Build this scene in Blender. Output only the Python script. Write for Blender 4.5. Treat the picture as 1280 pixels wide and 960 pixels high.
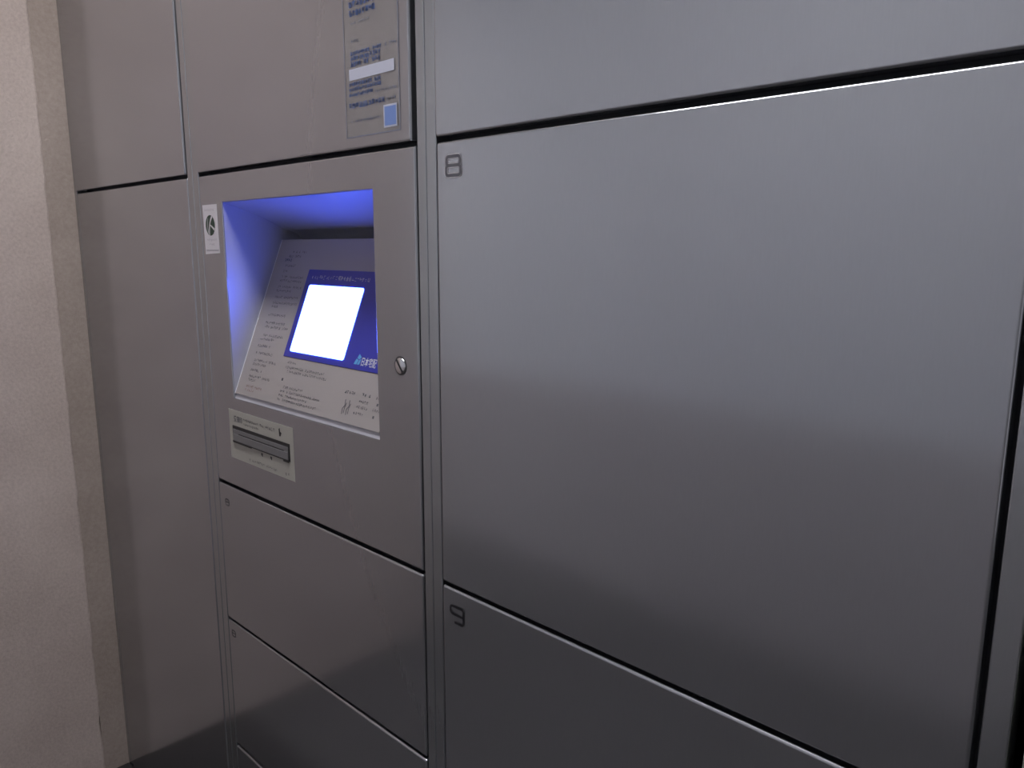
import bpy, bmesh, math, random
from mathutils import Matrix, Vector

# ------------------------------------------------------------------ start
for _o in list(bpy.data.objects):
    bpy.data.objects.remove(_o)
SC = bpy.context.scene
COL = SC.collection
RND = random.Random(7)

# ------------------------------------------------------------------ camera
cam_d = bpy.data.cameras.new('camera')
cam_d.sensor_width = 36.0
cam_d.lens = 949.05 / 1280 * 36.0
cam_d.clip_start = 0.01
cam = bpy.data.objects.new('camera', cam_d)
COL.objects.link(cam)
R = math.radians
cam.matrix_world = (Matrix.Translation((0, -0.55, 1.232)) @ Matrix.Rotation(R(43.784), 4, 'Z')
                    @ Matrix.Rotation(R(90 - 10.121), 4, 'X') @ Matrix.Rotation(R(0.152), 4, 'Z'))
SC.camera = cam

# ------------------------------------------------------------------ world, exposure, lamp settings
w = bpy.data.worlds.new('world')
SC.world = w
w.use_nodes = True
w.node_tree.nodes['Background'].inputs[0].default_value = (0.66, 0.66, 0.72, 1)
w.node_tree.nodes['Background'].inputs[1].default_value = 0.6
SC.view_settings.view_transform = 'Standard'
SC.view_settings.look = 'None'
SC.view_settings.gamma = 1.0
SC.view_settings.use_curve_mapping = False
SC.view_settings.exposure = 0.0
LAMP_STRENGTH = 25.0
LAMP_COLOUR = (0.985, 0.975, 1.0)
SCREEN_STRENGTH = 19.0
SCREEN_COLOUR = (0.068, 0.125, 1.0)


# ------------------------------------------------------------------ materials
def new_mat(name):
    m = bpy.data.materials.new(name)
    m.use_nodes = True
    nt = m.node_tree
    return m, nt, nt.nodes['Principled BSDF']


def simple(name, col, rough=0.5, metal=0.0, spec=0.5):
    m, nt, p = new_mat(name)
    p.inputs['Base Color'].default_value = (*col, 1)
    p.inputs['Roughness'].default_value = rough
    p.inputs['Metallic'].default_value = metal
    p.inputs['Specular IOR Level'].default_value = spec
    return m


def grain_metal(name, col, rough=0.135, metal=1.0, bump=0.012, var=0.04, wide=0.27):
    """satin metal with a fine vertical grain"""
    m, nt, p = new_mat(name)
    N, L = nt.nodes, nt.links
    tc = N.new('ShaderNodeTexCoord')
    mp = N.new('ShaderNodeMapping')
    mp.inputs['Scale'].default_value = (700, 700, 60)
    L.new(tc.outputs['Object'], mp.inputs['Vector'])
    nz = N.new('ShaderNodeTexNoise')
    nz.inputs['Scale'].default_value = 1.0
    nz.inputs['Detail'].default_value = 3.0
    L.new(mp.outputs['Vector'], nz.inputs['Vector'])
    mix = N.new('ShaderNodeMix')
    mix.data_type = 'RGBA'
    mix.inputs[6].default_value = (*[c * (1 - var) for c in col], 1)
    mix.inputs[7].default_value = (*[min(1, c * (1 + var)) for c in col], 1)
    L.new(nz.outputs['Fac'], mix.inputs[0])
    L.new(mix.outputs[2], p.inputs['Base Color'])
    p.inputs['Metallic'].default_value = metal
    n2 = N.new('ShaderNodeTexNoise')
    n2.inputs['Scale'].default_value = 9.0
    n2.inputs['Detail'].default_value = 3.0
    L.new(tc.outputs['Object'], n2.inputs['Vector'])
    mr = N.new('ShaderNodeMapRange')
    mr.inputs['To Min'].default_value = rough - 0.02
    mr.inputs['To Max'].default_value = rough + 0.02
    L.new(n2.outputs['Fac'], mr.inputs['Value'])
    L.new(mr.outputs['Result'], p.inputs['Roughness'])
    bp = N.new('ShaderNodeBump')
    bp.inputs['Strength'].default_value = bump
    bp.inputs['Distance'].default_value = 0.0005
    L.new(nz.outputs['Fac'], bp.inputs['Height'])
    L.new(bp.outputs['Normal'], p.inputs['Normal'])
    if wide:                                  # metallic flakes under the clear coat scatter more widely
        g = N.new('ShaderNodeBsdfAnisotropic')
        g.inputs['Roughness'].default_value = 0.5
        L.new(mix.outputs[2], g.inputs['Color'])
        ms = N.new('ShaderNodeMixShader')
        ms.inputs[0].default_value = wide
        L.new(p.outputs[0], ms.inputs[1])
        L.new(g.outputs[0], ms.inputs[2])
        L.new(ms.outputs[0], N['Material Output'].inputs[0])
    return m


def stucco(name, a, b, bump=0.5, scale=160.0, stain=None):
    m, nt, p = new_mat(name)
    N, L = nt.nodes, nt.links
    tc = N.new('ShaderNodeTexCoord')
    n1 = N.new('ShaderNodeTexNoise')
    n1.inputs['Scale'].default_value = scale
    n1.inputs['Detail'].default_value = 5.0
    n1.inputs['Roughness'].default_value = 0.65
    n2 = N.new('ShaderNodeTexNoise')
    n2.inputs['Scale'].default_value = 5.0
    n2.inputs['Detail'].default_value = 4.0
    for n in (n1, n2):
        L.new(tc.outputs['Object'], n.inputs['Vector'])
    mx = N.new('ShaderNodeMath')
    mx.operation = 'ADD'
    L.new(n1.outputs['Fac'], mx.inputs[0])
    L.new(n2.outputs['Fac'], mx.inputs[1])
    mr = N.new('ShaderNodeMapRange')
    mr.inputs['From Min'].default_value = 0.7
    mr.inputs['From Max'].default_value = 1.3
    L.new(mx.outputs[0], mr.inputs['Value'])
    mix = N.new('ShaderNodeMix')
    mix.data_type = 'RGBA'
    mix.inputs[6].default_value = (*a, 1)
    mix.inputs[7].default_value = (*b, 1)
    L.new(mr.outputs['Result'], mix.inputs[0])
    L.new(mix.outputs[2], p.inputs['Base Color'])
    p.inputs['Roughness'].default_value = 0.9
    p.inputs['Specular IOR Level'].default_value = 0.2
    bp = N.new('ShaderNodeBump')
    bp.inputs['Strength'].default_value = bump
    bp.inputs['Distance'].default_value = 0.003
    L.new(n1.outputs['Fac'], bp.inputs['Height'])
    L.new(bp.outputs['Normal'], p.inputs['Normal'])
    return m


def emitter(name, col, strength):
    m = bpy.data.materials.new(name)
    m.use_nodes = True
    nt = m.node_tree
    nt.nodes.clear()
    e = nt.nodes.new('ShaderNodeEmission')
    e.inputs[0].default_value = (*col, 1)
    e.inputs[1].default_value = strength
    o = nt.nodes.new('ShaderNodeOutputMaterial')
    nt.links.new(e.outputs[0], o.inputs[0])
    return m


def clear_film(name, tint, amount):
    m = bpy.data.materials.new(name)
    m.use_nodes = True
    nt = m.node_tree
    p = nt.nodes['Principled BSDF']
    p.inputs['Base Color'].default_value = (*tint, 1)
    p.inputs['Roughness'].default_value = 0.3
    p.inputs['Alpha'].default_value = amount
    return m


M_DOOR = grain_metal('satin_silver_steel', (0.488, 0.494, 0.52))
M_FRAME = grain_metal('satin_silver_frame', (0.465, 0.48, 0.50), rough=0.17)
M_CARCASS = simple('cabinet_gap_shade', (0.06, 0.06, 0.068), 0.6, 0.0, 0.3)  # darker than the frame metal: shade of the door gaps put into the colour
M_HOOD = grain_metal('recess_sheet_metal', (0.50, 0.50, 0.55), rough=0.40, metal=0.25, wide=0)
M_PANEL = simple('printed_white_panel', (0.34, 0.31, 0.30), 0.35, 0.0, 0.4)
M_ACRYLIC = simple('panel_edge_acrylic', (0.8, 0.8, 0.85), 0.15)
M_INK = simple('grey_ink', (0.09, 0.085, 0.10), 0.6)
M_INK_BLUE = simple('blue_heading_ink', (0.04, 0.06, 0.13), 0.6)
M_INK_RED = simple('faded_red_ink', (0.22, 0.10, 0.10), 0.6)
M_NAVY_GLOW = simple('navy_bezel_glow', (0.030, 0.035, 0.33), 0.3)  # blue raised: glow of the screen put into the colour
M_WHITE_INK = simple('white_ink', (0.55, 0.55, 0.6), 0.5)
M_CYAN = simple('light_blue_ink', (0.09, 0.33, 0.62), 0.5)
M_SCREEN = emitter('lit_screen', SCREEN_COLOUR, SCREEN_STRENGTH)
M_CREAM = simple('cream_label', (0.42, 0.40, 0.355), 0.5)
M_BLACK = simple('black_plastic', (0.012, 0.012, 0.013), 0.45)
M_GREYPL = simple('grey_plastic', (0.17, 0.165, 0.17), 0.4)
M_CHROME = simple('chrome', (0.75, 0.75, 0.76), 0.12, 1.0)
M_STICKER = simple('white_sticker', (0.72, 0.68, 0.72), 0.4)
M_GREEN = simple('dark_green_ink', (0.022, 0.05, 0.032), 0.5)
M_LILAC = simple('pale_lilac_ink', (0.42, 0.38, 0.43), 0.6)
M_FILM = clear_film('clear_film', (0.42, 0.41, 0.38), 0.07)
M_POSTER_BLUE = simple('poster_blue_ink', (0.085, 0.145, 0.36), 0.5)
M_POSTER_FAINT = simple('poster_faint_blue_ink', (0.17, 0.19, 0.27), 0.5)
M_PAPER = simple('pale_paper_strip', (0.52, 0.53, 0.63), 0.5)
M_PATCH = simple('blue_patch_ink', (0.17, 0.26, 0.56), 0.5)
M_NUMBER_8 = simple('number_grey_fill', (0.11, 0.106, 0.12), 0.6, 0.0, 0.2)
M_ENGRAVE = simple('number_dark_fill', (0.030, 0.029, 0.032), 0.7, 0.0, 0.1)
M_RIM_HIGHLIGHT = grain_metal('number_rim_highlight', (0.82, 0.80, 0.82), rough=0.3)  # pale outline painted in for the highlight on the stroke bevels
M_STUCCO = stucco('beige_stucco', (0.485, 0.40, 0.36), (0.65, 0.55, 0.50), 0.6)
M_MORTAR = stucco('grey_brown_mortar', (0.35, 0.285, 0.245), (0.47, 0.395, 0.35), 0.6, 130)
M_WALL = stucco('off_white_wall', (0.70, 0.71, 0.75), (0.76, 0.77, 0.80), 0.1, 60)
M_DARKTILE = stucco('brown_grey_dado', (0.49, 0.455, 0.46), (0.53, 0.495, 0.50), 0.1, 40)
M_FLOOR = stucco('grey_stone_floor', (0.105, 0.100, 0.100), (0.135, 0.128, 0.128), 0.2, 80)
M_BORDER = stucco('dark_stone_border', (0.034, 0.032, 0.032), (0.050, 0.047, 0.047), 0.2, 80)
M_CEIL = stucco('ceiling_paint', (0.55, 0.55, 0.56), (0.6, 0.6, 0.61), 0.1, 60)
M_JAMB = stucco('green_grey_render', (0.34, 0.35, 0.30), (0.44, 0.45, 0.39), 0.4)
M_LAMP = emitter('lamp_diffuser', LAMP_COLOUR, LAMP_STRENGTH)
M_LAMPBODY = simple('lamp_body', (0.7, 0.7, 0.7), 0.4)


# ------------------------------------------------------------------ helpers
def root_loc(o):
    while o.parent:
        o = o.parent
    return o.location


def obj(name, bm, mat, parent=None, smooth=False, **props):
    me = bpy.data.meshes.new(name)
    if parent is not None:
        bmesh.ops.translate(bm, verts=bm.verts, vec=-root_loc(parent))
    bm.normal_update()
    bm.to_mesh(me)
    bm.free()
    mats = mat if isinstance(mat, (list, tuple)) else [mat]
    for m in mats:
        me.materials.append(m)
    if smooth:
        for p in me.polygons:
            p.use_smooth = True
    o = bpy.data.objects.new(name, me)
    COL.objects.link(o)
    if parent is not None:
        o.parent = parent
    for k, v in props.items():
        o[k] = v
    return o


def thing(name, loc, label, category, group=None):
    o = bpy.data.objects.new(name, None)
    o.empty_display_size = 0.05
    o.location = loc
    COL.objects.link(o)
    o['label'] = label
    o['category'] = category
    if group:
        o['group'] = group
    return o


def add_box(bm, x0, x1, y0, y1, z0, z1, bevel=0.0, seg=2):
    vs = [bm.verts.new((x, y, z)) for x in (x0, x1) for y in (y0, y1) for z in (z0, z1)]
    f = [(0, 1, 3, 2), (4, 6, 7, 5), (0, 4, 5, 1), (2, 3, 7, 6), (0, 2, 6, 4), (1, 5, 7, 3)]
    fs = [bm.faces.new([vs[i] for i in q]) for q in f]
    if bevel:
        es = list({e for fc in fs for e in fc.edges})
        bmesh.ops.bevel(bm, geom=es, offset=bevel, segments=seg, profile=0.5, affect='EDGES', clamp_overlap=True)
    return vs


def box_bm(*a, **k):
    bm = bmesh.new()
    add_box(bm, *a, **k)
    return bm


def poly(bm, pts):
    return bm.faces.new([bm.verts.new(p) for p in pts])


def quad_xz(bm, x0, x1, z0, z1, y):
    """printed rectangle on a front that faces the camera side (-y)"""
    return poly(bm, [(x0, y, z0), (x1, y, z0), (x1, y, z1), (x0, y, z1)])


def scribble(bm, x0, x1, z, h, y=0.0, gap=0.16, dens=1.0, aspect=0.92):
    """a row of small unreadable printed characters, each a few strokes, in the x-z plane"""
    x = x0
    t = h * 0.13
    while x + h * 0.5 < x1:
        wd = h * aspect * RND.uniform(0.8, 1.05)
        if RND.random() < 0.93:
            n = RND.choice((3, 4, 4, 5))
            for _ in range(max(2, int(n * dens))):
                if RND.random() < 0.58:
                    zz = z + RND.uniform(0.02, 0.86) * h
                    a, b = sorted((RND.uniform(0, .45), RND.uniform(.55, 1)))
                    quad_xz(bm, x + a * wd, x + b * wd, zz, zz + t, y)
                else:
                    xx = x + RND.uniform(0.02, 0.86) * wd
                    a, b = sorted((RND.uniform(0, .45), RND.uniform(.55, 1)))
                    quad_xz(bm, xx, xx + t, z + a * h, z + b * h, y)
        x += wd + h * gap
    return bm


def text_bm(body, height, x, z, y, width=None, bold=0.0):
    """real letters as a flat mesh in the x-z plane, lower left corner at (x, z)"""
    c = bpy.data.curves.new('letters', 'FONT')
    c.body = body
    c.offset = bold
    c.resolution_u = 3
    c.size = 1.0
    o = bpy.data.objects.new('letters', c)
    COL.objects.link(o)
    dg = bpy.context.evaluated_depsgraph_get()
    dg.update()
    me = bpy.data.meshes.new_from_object(o.evaluated_get(dg))
    bm = bmesh.new()
    bm.from_mesh(me)
    bpy.data.objects.remove(o)
    bpy.data.curves.remove(c)
    bpy.data.meshes.remove(me)
    xs = [v.co.x for v in bm.verts]
    ys = [v.co.y for v in bm.verts]
    sz = height / (max(ys) - min(ys))
    sx = sz if width is None else width / (max(xs) - min(xs))
    mx, my = min(xs), min(ys)
    for v in bm.verts:
        v.co = Vector((x + (v.co.x - mx) * sx, y, z + (v.co.y - my) * sz))
    for f in bm.faces:
        f.material_index = 0
    return bm


def ribbon(bm, pts, width, y, closed=False, depth=0.0):
    """a flat stroke of constant width following pts (x, z); with depth it is a raised strip"""
    P = [Vector((a, b)) for a, b in pts]
    n = len(P)
    A, B = [], []
    for i in range(n):
        if closed:
            d = P[(i + 1) % n] - P[i - 1]
        else:
            d = P[min(i + 1, n - 1)] - P[max(i - 1, 0)]
        d.normalize()
        nn = Vector((-d.y, d.x)) * width / 2
        A.append(bm.verts.new((P[i].x + nn.x, y, P[i].y + nn.y)))
        B.append(bm.verts.new((P[i].x - nn.x, y, P[i].y - nn.y)))
    for i in range(n if closed else n - 1):
        j = (i + 1) % n
        bm.faces.new((A[i], B[i], B[j], A[j]))
    return bm


def rounded(x0, x1, z0, z1, r, seg=5):
    pts = []
    for cx, cz, a0 in ((x1 - r, z1 - r, 0), (x0 + r, z1 - r, 90), (x0 + r, z0 + r, 180), (x1 - r, z0 + r, 270)):
        for i in range(seg + 1):
            a = R(a0 + 90 * i / seg)
            pts.append((cx + r * math.cos(a), cz + r * math.sin(a)))
    return pts


# ------------------------------------------------------------------ measured places (metres)
XW = -1.8106                      # face of the left wall strip
X_LEFT = (-1.7930, -1.2566)       # door fronts, left / middle / right column
X_MID = (-1.2151, -0.6757)
X_RIGHT = (-0.6399, -0.0955)
Z_TOP, Z_A, Z_B, Z_C, Z_D, Z_E = 1.846, 1.3427, 0.8421, 0.5917, 0.3465, 0.100
GAP = 0.0055

# ------------------------------------------------------------------ the setting
obj('floor', box_bm(-5, 3, -1.7, 0.6, -0.1, 0.0), M_FLOOR, kind='structure')
obj('trim_3', box_bm(XW, -0.0662, -0.30, 0.0, 0.0, 0.004, bevel=0.001, seg=1), M_BORDER, kind='structure',
    label='dark stone border along the foot of the lockers')
obj('ceiling', box_bm(-5, 3, -1.7, 0.6, 2.5, 2.6), M_CEIL, kind='structure')

# left wall: rough plaster that stops a hand short of the lockers, on a mortar strip
bm = bmesh.new()
ny, nz = 3, 260
y_in, y_out = -0.0525, -0.96
xf = XW + 0.0035
cols = []
for j in range(nz + 1):
    z = 2.5 * j / nz
    wob = 0.0005 * math.sin(z * 37) + 0.0004 * math.sin(z * 91 + 1) + RND.uniform(-0.0006, 0.0006)
    if abs(z - 0.135) < 0.03:
        wob -= 0.0022 * math.cos((z - 0.135) / 0.03 * math.pi / 2)
    e = y_in + wob
    cols.append([bm.verts.new(p) for p in ((XW - 0.001, e + 0.0012, z), (xf - 0.0015, e, z), (xf, e - 0.003, z),
                                           (xf, y_out, z), (-2.05, y_out, z), (-2.05, y_in, z))])
for a, b in zip(cols, cols[1:]):
    for i in range(6):
        k = (i + 1) % 6
        bm.faces.new((a[i], a[k], b[k], b[i]))
bm.faces.new(cols[0][::-1])
bm.faces.new(cols[-1])
bmesh.ops.recalc_face_normals(bm, faces=bm.faces)
obj('wall_left', bm, M_STUCCO, kind='structure')
obj('trim_1', box_bm(-2.05, XW, -0.0525, 0.47, 0, 2.5), M_MORTAR, kind='structure',
    label='rough mortar strip between plaster and lockers')
bm = bmesh.new()
add_box(bm, -0.0662, 3.0, 0.0, 0.6, 0, 2.5)
add_box(bm, -1.8106, -0.0662, 0.012, 0.6, 1.87, 2.5)
add_box(bm, -1.8106, -0.0662, 0.47, 0.6, 0, 1.87)
obj('wall_back', bm, M_JAMB, kind='structure')
obj('wall_front', box_bm(-5, 3, -1.7, -1.6, 0.735, 2.5), M_WALL, kind='structure')
obj('trim_2', box_bm(-5, 3, -1.7, -1.588, 0.0, 0.735), M_DARKTILE, kind='structure',
    label='dark dado along the foot of the opposite wall')


# ------------------------------------------------------------------ lockers
def door_bm(x0, x1, z0, z1, y=0.0):
    bm = box_bm(x0, x1, y, y + 0.018, z0, z1, bevel=0.0028, seg=8)
    return bm


def cabinet(label, x0, x1, stile_l, stile_r, splits, upper_trim=0.0, bay=None):
    """a steel locker column: carcass coloured as gap shade, a stile each side, top and foot rail; splits = list of (z0, z1) doors"""
    root = thing('locker_cabinet', ((x0 + x1) / 2, 0.2, 0), label, 'locker')
    xa, xb, zt = x0 - 0.004, x1 + 0.004, Z_TOP + 0.01
    if bay is None:
        obj('carcass', box_bm(xa, xb, 0.021, 0.45, 0.0, zt), M_CARCASS, root)
    else:                                     # open bay for the terminal: a C-shaped section
        bm = bmesh.new()
        prof = [(0.021, 0), (0.45, 0), (0.45, zt), (0.021, zt), (0.021, bay[1]), (0.30, bay[1]), (0.30, bay[0]), (0.021, bay[0])]
        fa = [bm.verts.new((xa, y, z)) for y, z in prof]
        fb = [bm.verts.new((xb, y, z)) for y, z in prof]
        bm.faces.new(fa)
        bm.faces.new(fb[::-1])
        for i in range(8):
            k = (i + 1) % 8
            bm.faces.new((fa[i], fb[i], fb[k], fa[k]))
        bmesh.ops.recalc_face_normals(bm, faces=bm.faces)
        obj('carcass', bm, M_CARCASS, root)
    for a, b in (stile_l, stile_r):
        if b > a:
            obj('stile', box_bm(a, b, 0.0006, 0.030, 0.0, Z_TOP + 0.015, bevel=0.0012, seg=2), M_FRAME, root)
    obj('top_rail', box_bm(x0, x1, 0.001, 0.03, Z_TOP, Z_TOP + 0.015, bevel=0.001), M_FRAME, root)
    doors = []
    for i, (z0, z1) in enumerate(splits):
        dx = upper_trim if i == 0 else 0.0
        doors.append(obj('door', door_bm(x0, x1 - dx, z0, z1, -0.0015 if i == 0 else 0.0), M_DOOR, root))
    return root, doors


def shelf(root, x0, x1, z):
    obj('shelf_edge', box_bm(x0, x1, 0.0195, 0.04, z - 0.006, z + 0.006), M_CARCASS, root)


left, ld = cabinet('blank steel locker column next to the rough beige wall, with one tall lower door',
                   X_LEFT[0], X_LEFT[1], (XW + 0.0005, X_LEFT[0] - 0.001), (-1.2556, -1.2363),
                   [(Z_A + GAP, Z_TOP - 0.003), (0.012, Z_A)], 0.003)
mid, md = cabinet('middle steel locker column that holds the lit touch terminal',
                  X_MID[0], X_MID[1], (-1.2357, -1.2162), (-0.6727, -0.6580),
                  [(Z_A + GAP, Z_TOP - 0.003), (Z_C + 0.0048, Z_B), (Z_D + 0.0048, Z_C), (Z_E, Z_D)], 0.0048, (Z_B + 0.004, Z_A + 0.003))
obj('foot_rail', box_bm(X_MID[0], X_MID[1], 0.004, 0.03, 0, Z_E - 0.005, bevel=0.001), M_FRAME, mid)
right, rd = cabinet('steel locker column with the large doors numbered 8 and 9, right of the terminal',
                    X_RIGHT[0], X_RIGHT[1], (-0.6575, -0.6411), (-0.0913, -0.0750),
                    [(Z_A + GAP, Z_TOP - 0.003), (Z_B + 0.0048, Z_A), (Z_D + 0.0048, Z_B), (Z_E, Z_D)])
obj('foot_rail', box_bm(X_RIGHT[0], X_RIGHT[1], 0.004, 0.03, 0, Z_E - 0.005, bevel=0.001), M_FRAME, right)
ld[0]['label'] = 'upper door'
ld[1]['label'] = 'tall lower door'


def strokes_number(parent, strokes, wd, rim_highlight=True, mat=M_ENGRAVE):
    y = -0.0004
    if rim_highlight:
        bm = bmesh.new()
        for k, (pts, cl) in enumerate(strokes):
            ribbon(bm, pts, wd + 0.0018, y - 0.00008 * k, cl)
        obj('number_highlight', bm, M_RIM_HIGHLIGHT, parent)
    bm = bmesh.new()
    for k, (pts, cl) in enumerate(strokes):
        ribbon(bm, pts, wd, y - 0.0003 - 0.00008 * k, cl)
    obj('door_number', bm, mat, parent)


# "8": two rounded boxes that share the middle bar
a, b = -0.6237, -0.6017
strokes_number(rd[1], [(rounded(a + 0.0006, b - 0.0006, 1.3175, 1.3265, 0.0030), True),
                       (rounded(a, b, 1.3073, 1.3175, 0.0032), True)], 0.0034, True, M_NUMBER_8)
# "9"
a, b = -0.6252, -0.6034
nine = [(-0.6185, 0.8017)] + [(b - 0.0035 + 0.0035 * math.sin(R(t)), 0.8052 - 0.0035 * math.cos(R(t))) for t in range(0, 91, 18)] \
    + [(b - 0.0035 + 0.0035 * math.cos(R(t)), 0.8179 + 0.0035 * math.sin(R(t))) for t in range(0, 91, 18)] \
    + [(a + 0.0035 - 0.0035 * math.sin(R(t)), 0.8179 + 0.0035 * math.cos(R(t))) for t in range(0, 91, 18)] \
    + [(a + 0.0035 - 0.0035 * math.cos(R(t)), 0.8151 - 0.0035 * math.sin(R(t))) for t in range(0, 91, 18)] \
    + [(b, 0.8116)]
strokes_number(rd[2], [(nine, False)], 0.0030, False)
# faint small numbers of the two low doors under the terminal
for dr, x, z in ((md[1], -1.1945, 0.8062), (md[2], -1.2025, 0.5655)):
    bm = bmesh.new()
    ribbon(bm, rounded(x, x + 0.0125, z, z + 0.0105, 0.003, 3), 0.0016, -0.0002, True)
    ribbon(bm, [(x, z + 0.0055), (x + 0.0125, z + 0.0055)], 0.0014, -0.0002)
    obj('door_number', bm, simple('faint_number', (0.06, 0.058, 0.06), 0.7, 0.0, 0.1), dr)

# ------------------------------------------------------------------ control terminal in the middle column
OX0, OX1, OZ0, OZ1 = -1.1405, -0.7560, 0.9962, 1.3003
CX0, CX1 = OX0 + 0.0006, OX1 - 0.0006   # inner faces of the recess cheeks
term = thing('control_terminal', ((X_MID[0] + X_MID[1]) / 2, 0.0, Z_B + 0.006),
             'steel locker control terminal with recessed lit touch screen and a slip slot below', 'terminal')
x0, x1, z0, z1 = X_MID[0], X_MID[1], Z_B + 0.0055, Z_A
bm = bmesh.new()
xs, zs = (x0, OX0, OX1, x1), (z0, OZ0, OZ1, z1)
F = [[bm.verts.new((x, 0.0, z)) for z in zs] for x in xs]
B = [[bm.verts.new((x, 0.018, z)) for z in zs] for x in xs]
for i in range(3):
    for j in range(3):
        if (i, j) != (1, 1):
            bm.faces.new((F[i][j], F[i + 1][j], F[i + 1][j + 1], F[i][j + 1]))
            bm.faces.new((B[i][j], B[i][j + 1], B[i + 1][j + 1], B[i + 1][j]))
for i in range(3):
    bm.faces.new((F[i][0], B[i][0], B[i + 1][0], F[i + 1][0]))
    bm.faces.new((F[i][3], F[i + 1][3], B[i + 1][3], B[i][3]))
    bm.faces.new((F[0][i], F[0][i + 1], B[0][i + 1], B[0][i]))
    bm.faces.new((F[3][i], B[3][i], B[3][i + 1], F[3][i + 1]))
for (i, j), (k, l) in (((1, 1), (2, 1)), ((2, 1), (2, 2)), ((2, 2), (1, 2)), ((1, 2), (1, 1))):
    bm.faces.new((F[i][j], F[k][l], B[k][l], B[i][j]))
bmesh.ops.recalc_face_normals(bm, faces=bm.faces)
outer, inner = [], []
for e in bm.edges:
    p, q = e.verts[0].co, e.verts[1].co
    if abs(p.y) > 1e-6 or abs(q.y) > 1e-6:
        continue
    for lst, X0, X1, Z0, Z1 in ((outer, x0, x1, z0, z1), (inner, OX0, OX1, OZ0, OZ1)):
        m = (p + q) / 2
        onx = abs(p.x - q.x) < 1e-6 and (abs(p.x - X0) < 1e-6 or abs(p.x - X1) < 1e-6)
        onz = abs(p.z - q.z) < 1e-6 and (abs(p.z - Z0) < 1e-6 or abs(p.z - Z1) < 1e-6)
        if (onx and Z0 < m.z < Z1) or (onz and X0 < m.x < X1):
            lst.append(e)
bmesh.ops.bevel(bm, geom=outer, offset=0.0028, segments=8, profile=0.5, affect='EDGES')
inner = [e for e in bm.edges if all(abs(v.co.y) < 1e-6 for v in e.verts)
         and len(e.link_faces) == 2 and any(abs(f.normal.y) < 0.3 for f in e.link_faces)
         and OX0 - 1e-4 < e.verts[0].co.x < OX1 + 1e-4 and OZ0 - 1e-4 < e.verts[0].co.z < OZ1 + 1e-4]
if inner:
    bmesh.ops.bevel(bm, geom=inner, offset=0.0012, segments=2, profile=0.5, affect='EDGES')
face = obj('faceplate', bm, M_DOOR, term)

# recess: side cheeks, curved hood, lip
TILT = 21.788
SN, CS = math.sin(R(TILT)), math.cos(R(TILT))
PB = Vector((OX0, 0.0, 0.9956))


def panel_place(bm):
    """(x, y, z) drawn upright -> on the tilted panel; x along, z up the panel, y towards the back"""
    for v in bm.verts:
        u, wv, s = v.co.x, v.co.y, v.co.z
        v.co = PB + Vector((u, s * SN + wv * CS, s * CS - wv * SN))
    return bm


hood = []                                        # ceiling of the recess; it runs on above and behind the panel's top edge
for i in range(31):
    t = i / 30
    p0, p1, p2 = Vector((0.002, OZ1)), Vector((0.060, 1.2850)), Vector((0.105, 1.2610))
    q = p0 * (1 - t) ** 2 + p1 * 2 * t * (1 - t) + p2 * t * t
    hood.append((q.x, q.y))
for a in range(10, 91, 10):
    hood.append((0.105 + 0.034 * math.sin(R(a)), 1.2320 + 0.029 * math.cos(R(a))))
hood.append((0.139, 1.2180))
bm = bmesh.new()
loop = [(y, z - 0.0004) for y, z in hood] + [(hood[-1][0] + 0.002, hood[-1][1]), (0.1410, 1.2500), (0.0800, 1.3010), (0.0182, 1.3010), (0.0182, 1.3001), (0.002, 1.3001)]
low = [bm.verts.new((CX0, y, z)) for y, z in loop]
hi = [bm.verts.new((CX1, y, z)) for y, z in loop]
bm.faces.new(low)
bm.faces.new(hi[::-1])
for i in range(len(loop)):
    k = (i + 1) % len(loop)
    bm.faces.new((low[i], hi[i], hi[k], low[k]))
bmesh.ops.recalc_face_normals(bm, faces=bm.faces)
obj('recess_hood', bm, M_HOOD, term)
for x, s in ((CX0, -1), (CX1, 1)):
    bm = bmesh.new()
    prof = [(0.0016, OZ0 + 0.0004), (0.060, 1.1000)] + hood[::-1]
    a = [bm.verts.new((x, y, z)) for y, z in prof]
    b = [bm.verts.new((x + s * 0.0004, y, z)) for y, z in prof]
    bm.faces.new(a)
    bm.faces.new(b[::-1])
    for i in range(len(a)):
        k = (i + 1) % len(a)
        bm.faces.new((a[i], b[i], b[k], a[k]))
    bmesh.ops.recalc_face_normals(bm, faces=bm.faces)
    obj('recess_cheek', bm, M_HOOD, term)
bm = panel_place(box_bm(0.0008, 0.3842, 0.0012, 0.004, 0.001, 0.268))
obj('recess_back', bm, M_HOOD, term)

bm = panel_place(box_bm(0.003, 0.382, -0.0022, 0.0008, 0.009, 0.268, bevel=0.0005, seg=2))
panel = obj('instruction_panel', bm, M_PANEL, term, label='tilted white panel with printed instructions')
bm = panel_place(box_bm(0.0016, 0.0034, -0.0024, 0.0008, 0.009, 0.268, bevel=0.0003, seg=1))
obj('panel_edge', bm, M_ACRYLIC, panel)
YP = -0.0026
bm = bmesh.new()
rows = [(0.048, 0.090, .2445), (0.040, 0.082, .2375), (0.037, 0.070, .2215), (0.036, 0.052, .2125),
        (0.036, 0.100, .2030), (0.034, 0.098, .1965), (0.034, 0.104, .1865), (0.033, 0.078, .1800), (0.034, 0.102, .1695),
        (0.034, 0.105, .1600), (0.034, 0.055, .1535), (0.032, 0.084, .1400), (0.030, 0.090, .1270),
        (0.032, 0.102, .1200), (0.030, 0.096, .1065), (0.030, 0.072, .1000), (0.028, 0.066, .0885), (0.029, 0.080, .0770),
        (0.030, 0.100, .0650), (0.030, 0.070, .0585), (0.028, 0.064, .0490), (0.029, 0.094, .0390), (0.030, 0.055, .0330)]
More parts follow.
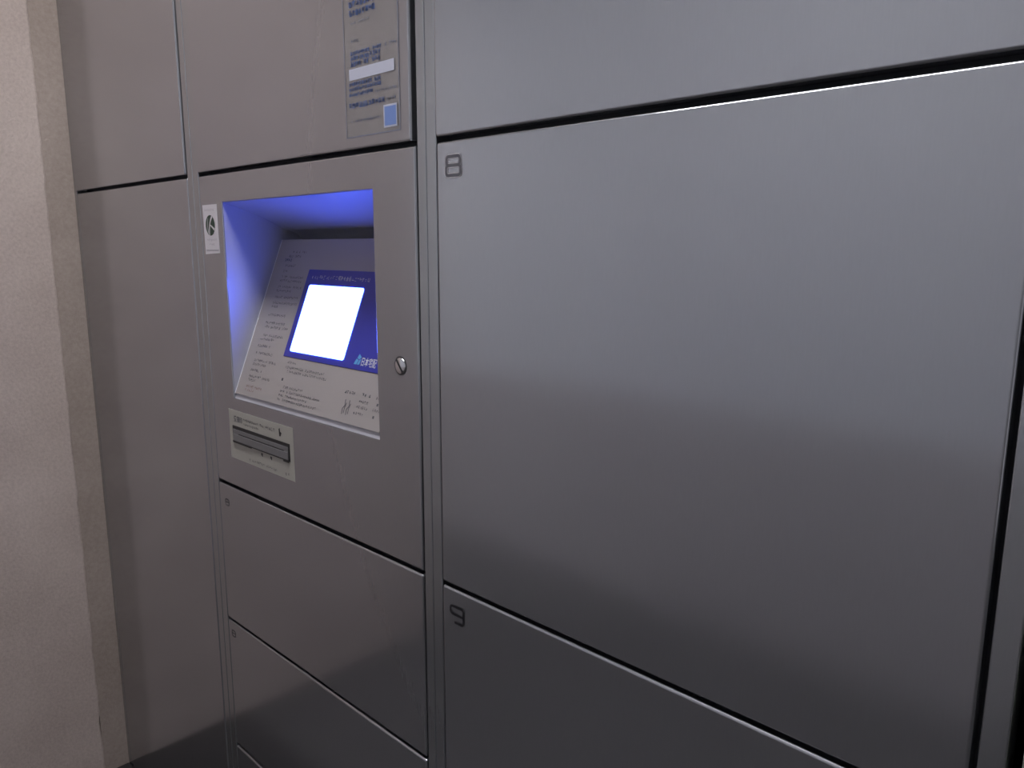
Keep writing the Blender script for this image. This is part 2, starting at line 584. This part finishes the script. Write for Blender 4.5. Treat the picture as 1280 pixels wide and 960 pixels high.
for a, b, z in rows:
    scribble(bm, a, b, z, 0.0046, YP)
# small block under the screen and at the lower right
scribble(bm, 0.127, 0.152, 0.0715, 0.0046, YP)
for a, b, z in ((0.126, 0.235, 0.0640), (0.133, 0.238, 0.0580), (0.136, 0.190, 0.0345), (0.130, 0.236, 0.0280),
                (0.130, 0.205, 0.0215), (0.128, 0.232, 0.0150)):
    scribble(bm, a, b, z, 0.0044, YP)
quad_xz(bm, 0.1255, 0.1295, 0.0450, 0.0490, YP)
scribble(bm, 0.288, 0.312, 0.0478, 0.0050, YP, dens=1.5)
scribble(bm, 0.327, 0.352, 0.0485, 0.0050, YP, dens=1.5)
scribble(bm, 0.358, 0.378, 0.0485, 0.0042, YP)
for z in (0.0395, 0.0320, 0.0235):
    scribble(bm, 0.324 - (0.0395 - z) * 0.3, 0.345, z, 0.0042, YP, dens=1.3)
scribble(bm, 0.357, 0.378, 0.0330, 0.0040, YP)
quad_xz(bm, 0.3625, 0.3660, 0.0405, 0.0440, YP)
quad_xz(bm, 0.3610, 0.3645, 0.0240, 0.0275, YP)
for xx in (0.2945, 0.3040):                      # pair of small hand-like line marks
    ribbon(bm, [(xx, 0.0200), (xx - 0.0012, 0.0275), (xx + 0.0022, 0.0320), (xx + 0.0006, 0.0400)], 0.0013, YP)
    ribbon(bm, [(xx + 0.0036, 0.0215), (xx + 0.0030, 0.0300), (xx + 0.0046, 0.0360)], 0.0011, YP)
obj('panel_text', panel_place(bm), M_INK, panel, kind='stuff')
bm = bmesh.new()
scribble(bm, 0.031, 0.052, 0.2300, 0.0056, YP, dens=1.7)
obj('panel_heading', panel_place(bm), M_INK_BLUE, panel, kind='stuff')
bm = bmesh.new()
scribble(bm, 0.031, 0.080, 0.0225, 0.0044, YP)
scribble(bm, 0.030, 0.055, 0.0165, 0.0044, YP)
obj('panel_note', panel_place(bm), M_INK_RED, panel, kind='stuff', label='faded red note at the foot of the panel')

# screen surround and screen
bm = panel_place(box_bm(0.1118, 0.372, -0.0034, -0.0018, 0.0815, 0.2190, bevel=0.0004, seg=1))
bez = obj('screen_bezel', bm, M_NAVY_GLOW, term, label='dark navy screen surround with screen glow in its colour')
bm = bmesh.new()
pts = rounded(0.1260, 0.2655, 0.0905, 0.1945, 0.0035, 5)
f0 = [bm.verts.new((a, -0.0040, b)) for a, b in pts]
b0 = [bm.verts.new((a, -0.0030, b)) for a, b in pts]
bm.faces.new(f0)
bm.faces.new(b0[::-1])
for i in range(len(pts)):
    k = (i + 1) % len(pts)
    bm.faces.new((f0[i], b0[i], b0[k], f0[k]))
bmesh.ops.recalc_face_normals(bm, faces=bm.faces)
obj('touch_screen', panel_place(bm), M_SCREEN, term, label='glowing white touch screen')
bm = bmesh.new()
scribble(bm, 0.1265, 0.1910, 0.2035, 0.0066, -0.0036, dens=0.8, gap=0.1)
scribble(bm, 0.1960, 0.2300, 0.2030, 0.0074, -0.0036, dens=1.9, gap=0.06)
scribble(bm, 0.2300, 0.2720, 0.2032, 0.0066, -0.0036, dens=0.9, gap=0.12)
obj('bezel_title', panel_place(bm), M_WHITE_INK, bez, kind='stuff')
bm = text_bm('日本宅配', 0.0125, 0.3070, 0.0875, -0.0036, width=0.0325, bold=0.012)
obj('bezel_wordmark', panel_place(bm), M_WHITE_INK, bez)
bm = bmesh.new()
ox, oz = 0.2905, 0.0885
for pts in ([(0, 0), (0.0062, 0.0), (0.0090, 0.0062), (0.0040, 0.0080)],
            [(0.0050, 0.0090), (0.0100, 0.0072), (0.0138, 0.0105), (0.0080, 0.0150)],
            [(0.0075, 0.0), (0.0128, 0.0004), (0.0142, 0.0085), (0.0104, 0.0062)]):
    poly(bm, [(ox + a, -0.0036, oz + b) for a, b in pts])
obj('bezel_emblem', panel_place(bm), M_CYAN, bez, label='light blue angular emblem')

# slip slot with its cream label
bm = bmesh.new()
add_box(bm, -1.1607, -0.9638, -0.0004, 0.0002, 0.8960, 0.9768)
lab = obj('slot_label', bm, M_CREAM, term, label='cream label around the slip slot')
bm = text_bm('受領印', 0.0105, -1.1440, 0.9578, -0.0006, width=0.0275, bold=0.02)
obj('label_heading', bm, M_INK, lab)
bm = bmesh.new()
scribble(bm, -1.1125, -1.0180, 0.9625, 0.0054, -0.0006, dens=1.2)
scribble(bm, -1.1125, -1.0600, 0.9560, 0.0040, -0.0006)
scribble(bm, -1.1000, -1.0020, 0.9010, 0.0046, -0.0006)
scribble(bm, -0.9900, -0.9790, 0.9005, 0.0060, -0.0006)
obj('label_text', bm, M_INK, lab, kind='stuff')
bm = bmesh.new()
poly(bm, [(-1.0025, -0.0006, 0.9580), (-0.9985, -0.0006, 0.9585), (-0.9955, -0.0006, 0.9640), (-0.9995, -0.0006, 0.9655),
          (-1.0000, -0.0006, 0.9710), (-1.0035, -0.0006, 0.9690)])
obj('label_mark', bm, M_BLACK, lab)
for x in (-1.0610, -1.0330):
    bm = bmesh.new()
    poly(bm, [(x, -0.0006, 0.9190), (x + 0.0050, -0.0006, 0.9155), (x + 0.0060, -0.0006, 0.9210), (x + 0.0015, -0.0006, 0.9220)])
    obj('label_mark', bm, M_BLACK, lab)
slot = obj('slip_slot', box_bm(-1.1490, -0.9742, -0.0016, 0.001, 0.9242, 0.9512, bevel=0.0005, seg=1), M_BLACK, term,
           label='black framed slip slot')
for a in ((-1.1462, -0.9768, -0.0024, -0.0016, 0.9398, 0.9462), (-1.1462, -0.9768, -0.0030, -0.0016, 0.9268, 0.9380),
          (-1.1462, -1.1290, -0.0026, -0.0016, 0.9381, 0.9397), (-0.9880, -0.9768, -0.0026, -0.0016, 0.9381, 0.9397)):
    obj('slot_insert', box_bm(*a, bevel=0.0003, seg=1), M_GREYPL, slot)
for a in ((-0.9895, -0.9742, -0.0034, -0.0031, 0.9232, 0.9262), (-1.1462, -1.0850, -0.0034, -0.0031, 0.9240, 0.9272)):
    obj('slot_foot', box_bm(*a), M_BLACK, slot)

# key lock
cx, cz, rr = -0.7096, 1.0950, 0.0100
bm = bmesh.new()
bmesh.ops.create_cone(bm, cap_ends=True, segments=40, radius1=rr + 0.0014, radius2=rr + 0.0014, depth=0.003,
                      matrix=Matrix.Translation((cx, 0.0011, cz)) @ Matrix.Rotation(R(90), 4, 'X'))
lock = obj('lock_ring', bm, M_BLACK, term)
bm = bmesh.new()
prof = [(0.0, -0.0021), (0.0070, -0.0020), (0.0088, -0.0016), (rr, -0.0007), (rr, 0.0)]
rings = []
for r_, y_ in prof[1:]:
    rings.append([bm.verts.new((cx + r_ * math.cos(2 * math.pi * i / 40), y_, cz + r_ * math.sin(2 * math.pi * i / 40)))
                  for i in range(40)])
c0 = bm.verts.new((cx, prof[0][1], cz))
for i in range(40):
    k = (i + 1) % 40
    bm.faces.new((c0, rings[0][i], rings[0][k]))
    for a, b in zip(rings, rings[1:]):
        bm.faces.new((a[i], b[i], b[k], a[k]))
bmesh.ops.recalc_face_normals(bm, faces=bm.faces)
obj('lock_cap', bm, M_CHROME, lock, smooth=True, label='chrome lock cap')
bm = bmesh.new()
add_box(bm, -0.0090, 0.0090, -0.0024, -0.0012, -0.0012, 0.0012)
bmesh.ops.transform(bm, matrix=Matrix.Translation((cx, 0, cz)) @ Matrix.Rotation(R(52), 4, 'Y'), verts=bm.verts)
obj('lock_keyhole', bm, M_BLACK, lock)

# ------------------------------------------------------------------ sticker left of the screen recess
st = thing('round_emblem_sticker', (-1.1816, -0.0002, 1.2240),
           'small white sticker with round green emblem, left of the screen recess', 'sticker')
bm = bmesh.new()
v = [(-1.2058, 1.2980), (-1.1580, 1.2982), (-1.1565, 1.2238), (-1.2043, 1.2218)]
a = [bm.verts.new((x, -0.0006, z)) for x, z in v]
b = [bm.verts.new((x, -0.0001, z)) for x, z in v]
bm.faces.new(a)
bm.faces.new(b[::-1])
for i in range(4):
    k = (i + 1) % 4
    bm.faces.new((a[i], b[i], b[k], a[k]))
bmesh.ops.recalc_face_normals(bm, faces=bm.faces)
obj('backing', bm, M_STICKER, st)
EX, EZ, ER = -1.1820, 1.2664, 0.0158
bm = bmesh.new()
poly(bm, [(EX + ER * math.cos(2 * math.pi * i / 36), -0.0008, EZ + ER * math.sin(2 * math.pi * i / 36)) for i in range(36)])
em = obj('emblem', bm, M_GREEN, st, label='dark green disc')
bm = bmesh.new()


def swoosh(p0, p1, p2, w0, w1):
    n = 14
    pr = None
    for i in range(n + 1):
        t = i / n
        p = Vector(p0) * (1 - t) ** 2 + Vector(p1) * 2 * t * (1 - t) + Vector(p2) * t * t
        d = (Vector(p1) - Vector(p0)) * (1 - t) + (Vector(p2) - Vector(p1)) * t
        d.normalize()
        wv = w0 + (w1 - w0) * t
        nn = Vector((-d.y, d.x)) * wv / 2
        cur = (bm.verts.new((EX + ER * (p.x + nn.x), -0.0010, EZ + ER * (p.y + nn.y))),
               bm.verts.new((EX + ER * (p.x - nn.x), -0.0010, EZ + ER * (p.y - nn.y))))
        if pr:
            bm.faces.new((pr[0], pr[1], cur[1], cur[0]))
        pr = cur


swoosh((0.48, 0.86), (-0.30, 0.20), (-0.22, -0.96), 0.26, 0.14)
swoosh((-0.12, 0.10), (0.30, -0.10), (0.88, -0.42), 0.10, 0.24)
swoosh((-0.42, 0.70), (-0.72, 0.0), (-0.40, -0.80), 0.05, 0.10)
obj('emblem_stroke', bm, M_STICKER, em)
bm = bmesh.new()
scribble(bm, -1.1990, -1.1680, 1.2882, 0.0036, -0.0008)
scribble(bm, -1.1955, -1.1620, 1.2418, 0.0040, -0.0008)
scribble(bm, -1.1890, -1.1700, 1.2352, 0.0038, -0.0008)
quad_xz(bm, -1.2010, -1.1580, 1.2272, 1.2288, -0.0008)
obj('sticker_text', bm, M_LILAC, st, kind='stuff')

# ------------------------------------------------------------------ notice film on the middle column's top door
FY = -0.0019
nt_ = thing('notice_film', (-0.7500, FY, 1.3610),
            'clear film notice with blue print and a pale strip, on the door above the terminal', 'notice')
obj('film', box_bm(-0.8012, -0.6975, FY - 0.0001, FY + 0.0003, 1.3612, 1.7000), M_FILM, nt_)
yy = FY - 0.0003
bm = bmesh.new()
for a, b, c, d in ((-0.8012, -0.8002, 1.3612, 1.70), (-0.6985, -0.6975, 1.3612, 1.70),
                   (-0.8012, -0.6975, 1.3612, 1.3622), (-0.8012, -0.6975, 1.699, 1.70)):
    quad_xz(bm, a, b, c, d, yy)
obj('border_line', bm, M_POSTER_FAINT, nt_)
bm = bmesh.new()
for a, b, z, h in ((-0.7895, -0.7400, 1.4945, 0.0075), (-0.7895, -0.7100, 1.5040, 0.0075), (-0.7895, -0.7010, 1.5135, 0.0075),
                   (-0.7895, -0.7050, 1.5230, 0.0075), (-0.7895, -0.7010, 1.5600, 0.0140), (-0.7895, -0.7010, 1.6200, 0.0140),
                   (-0.7885, -0.7270, 1.4400, 0.0058), (-0.7885, -0.7270, 1.4465, 0.0058), (-0.7885, -0.7270, 1.4525, 0.0050),
                   (-0.7930, -0.7310, 1.4185, 0.0050), (-0.7930, -0.7310, 1.4130, 0.0048), (-0.7930, -0.7450, 1.4070, 0.0048),
                   (-0.7945, -0.7230, 1.3935, 0.0068)):
    scribble(bm, a, b, z, h, yy, gap=0.06, dens=2.4)
obj('blue_text', bm, M_POSTER_BLUE, nt_, kind='stuff')
bm = bmesh.new()
for a, b, z, h in ((-0.7230, -0.7010, 1.4525, 0.0045), (-0.7450, -0.7030, 1.4060, 0.0040), (-0.7230, -0.7040, 1.3945, 0.0050),
                   (-0.7905, -0.7320, 1.3775, 0.0040), (-0.7860, -0.7700, 1.4660, 0.0040), (-0.7860, -0.7500, 1.4860, 0.0030)):
    scribble(bm, a, b, z, h, yy, gap=0.08, dens=1.4)
obj('faint_text', bm, M_POSTER_FAINT, nt_, kind='stuff')
bm = bmesh.new()
quad_xz(bm, -0.7918, -0.7060, 1.4254, 1.4378, yy - 0.0001)
obj('pale_strip', bm, M_PAPER, nt_)
bm = bmesh.new()
quad_xz(bm, -0.7272, -0.7026, 1.3662, 1.3908, yy - 0.0001)
sq = obj('square_border', bm, M_PAPER, nt_)
bm = bmesh.new()
quad_xz(bm, -0.7252, -0.7043, 1.3682, 1.3888, yy - 0.0002)
obj('blue_square', bm, M_PATCH, sq)

# ------------------------------------------------------------------ corridor lamp above the frame, and an added lamp to even the light
for lx, lbl in ((-0.65, 'white ceiling light above the corridor in front of the numbered locker doors'),
                (-2.90, 'added unseen ceiling light that evens the light, further left past the end of the beige wall')):
    lamp = thing('ceiling_light', (lx, -0.36, 2.5), lbl, 'lamp')
    obj('lamp_body', box_bm(lx - 0.48, lx + 0.48, -0.52, -0.20, 2.455, 2.5, bevel=0.006), M_LAMPBODY, lamp)
    obj('diffuser', box_bm(lx - 0.45, lx + 0.45, -0.49, -0.23, 2.435, 2.456, bevel=0.006), M_LAMP, lamp)
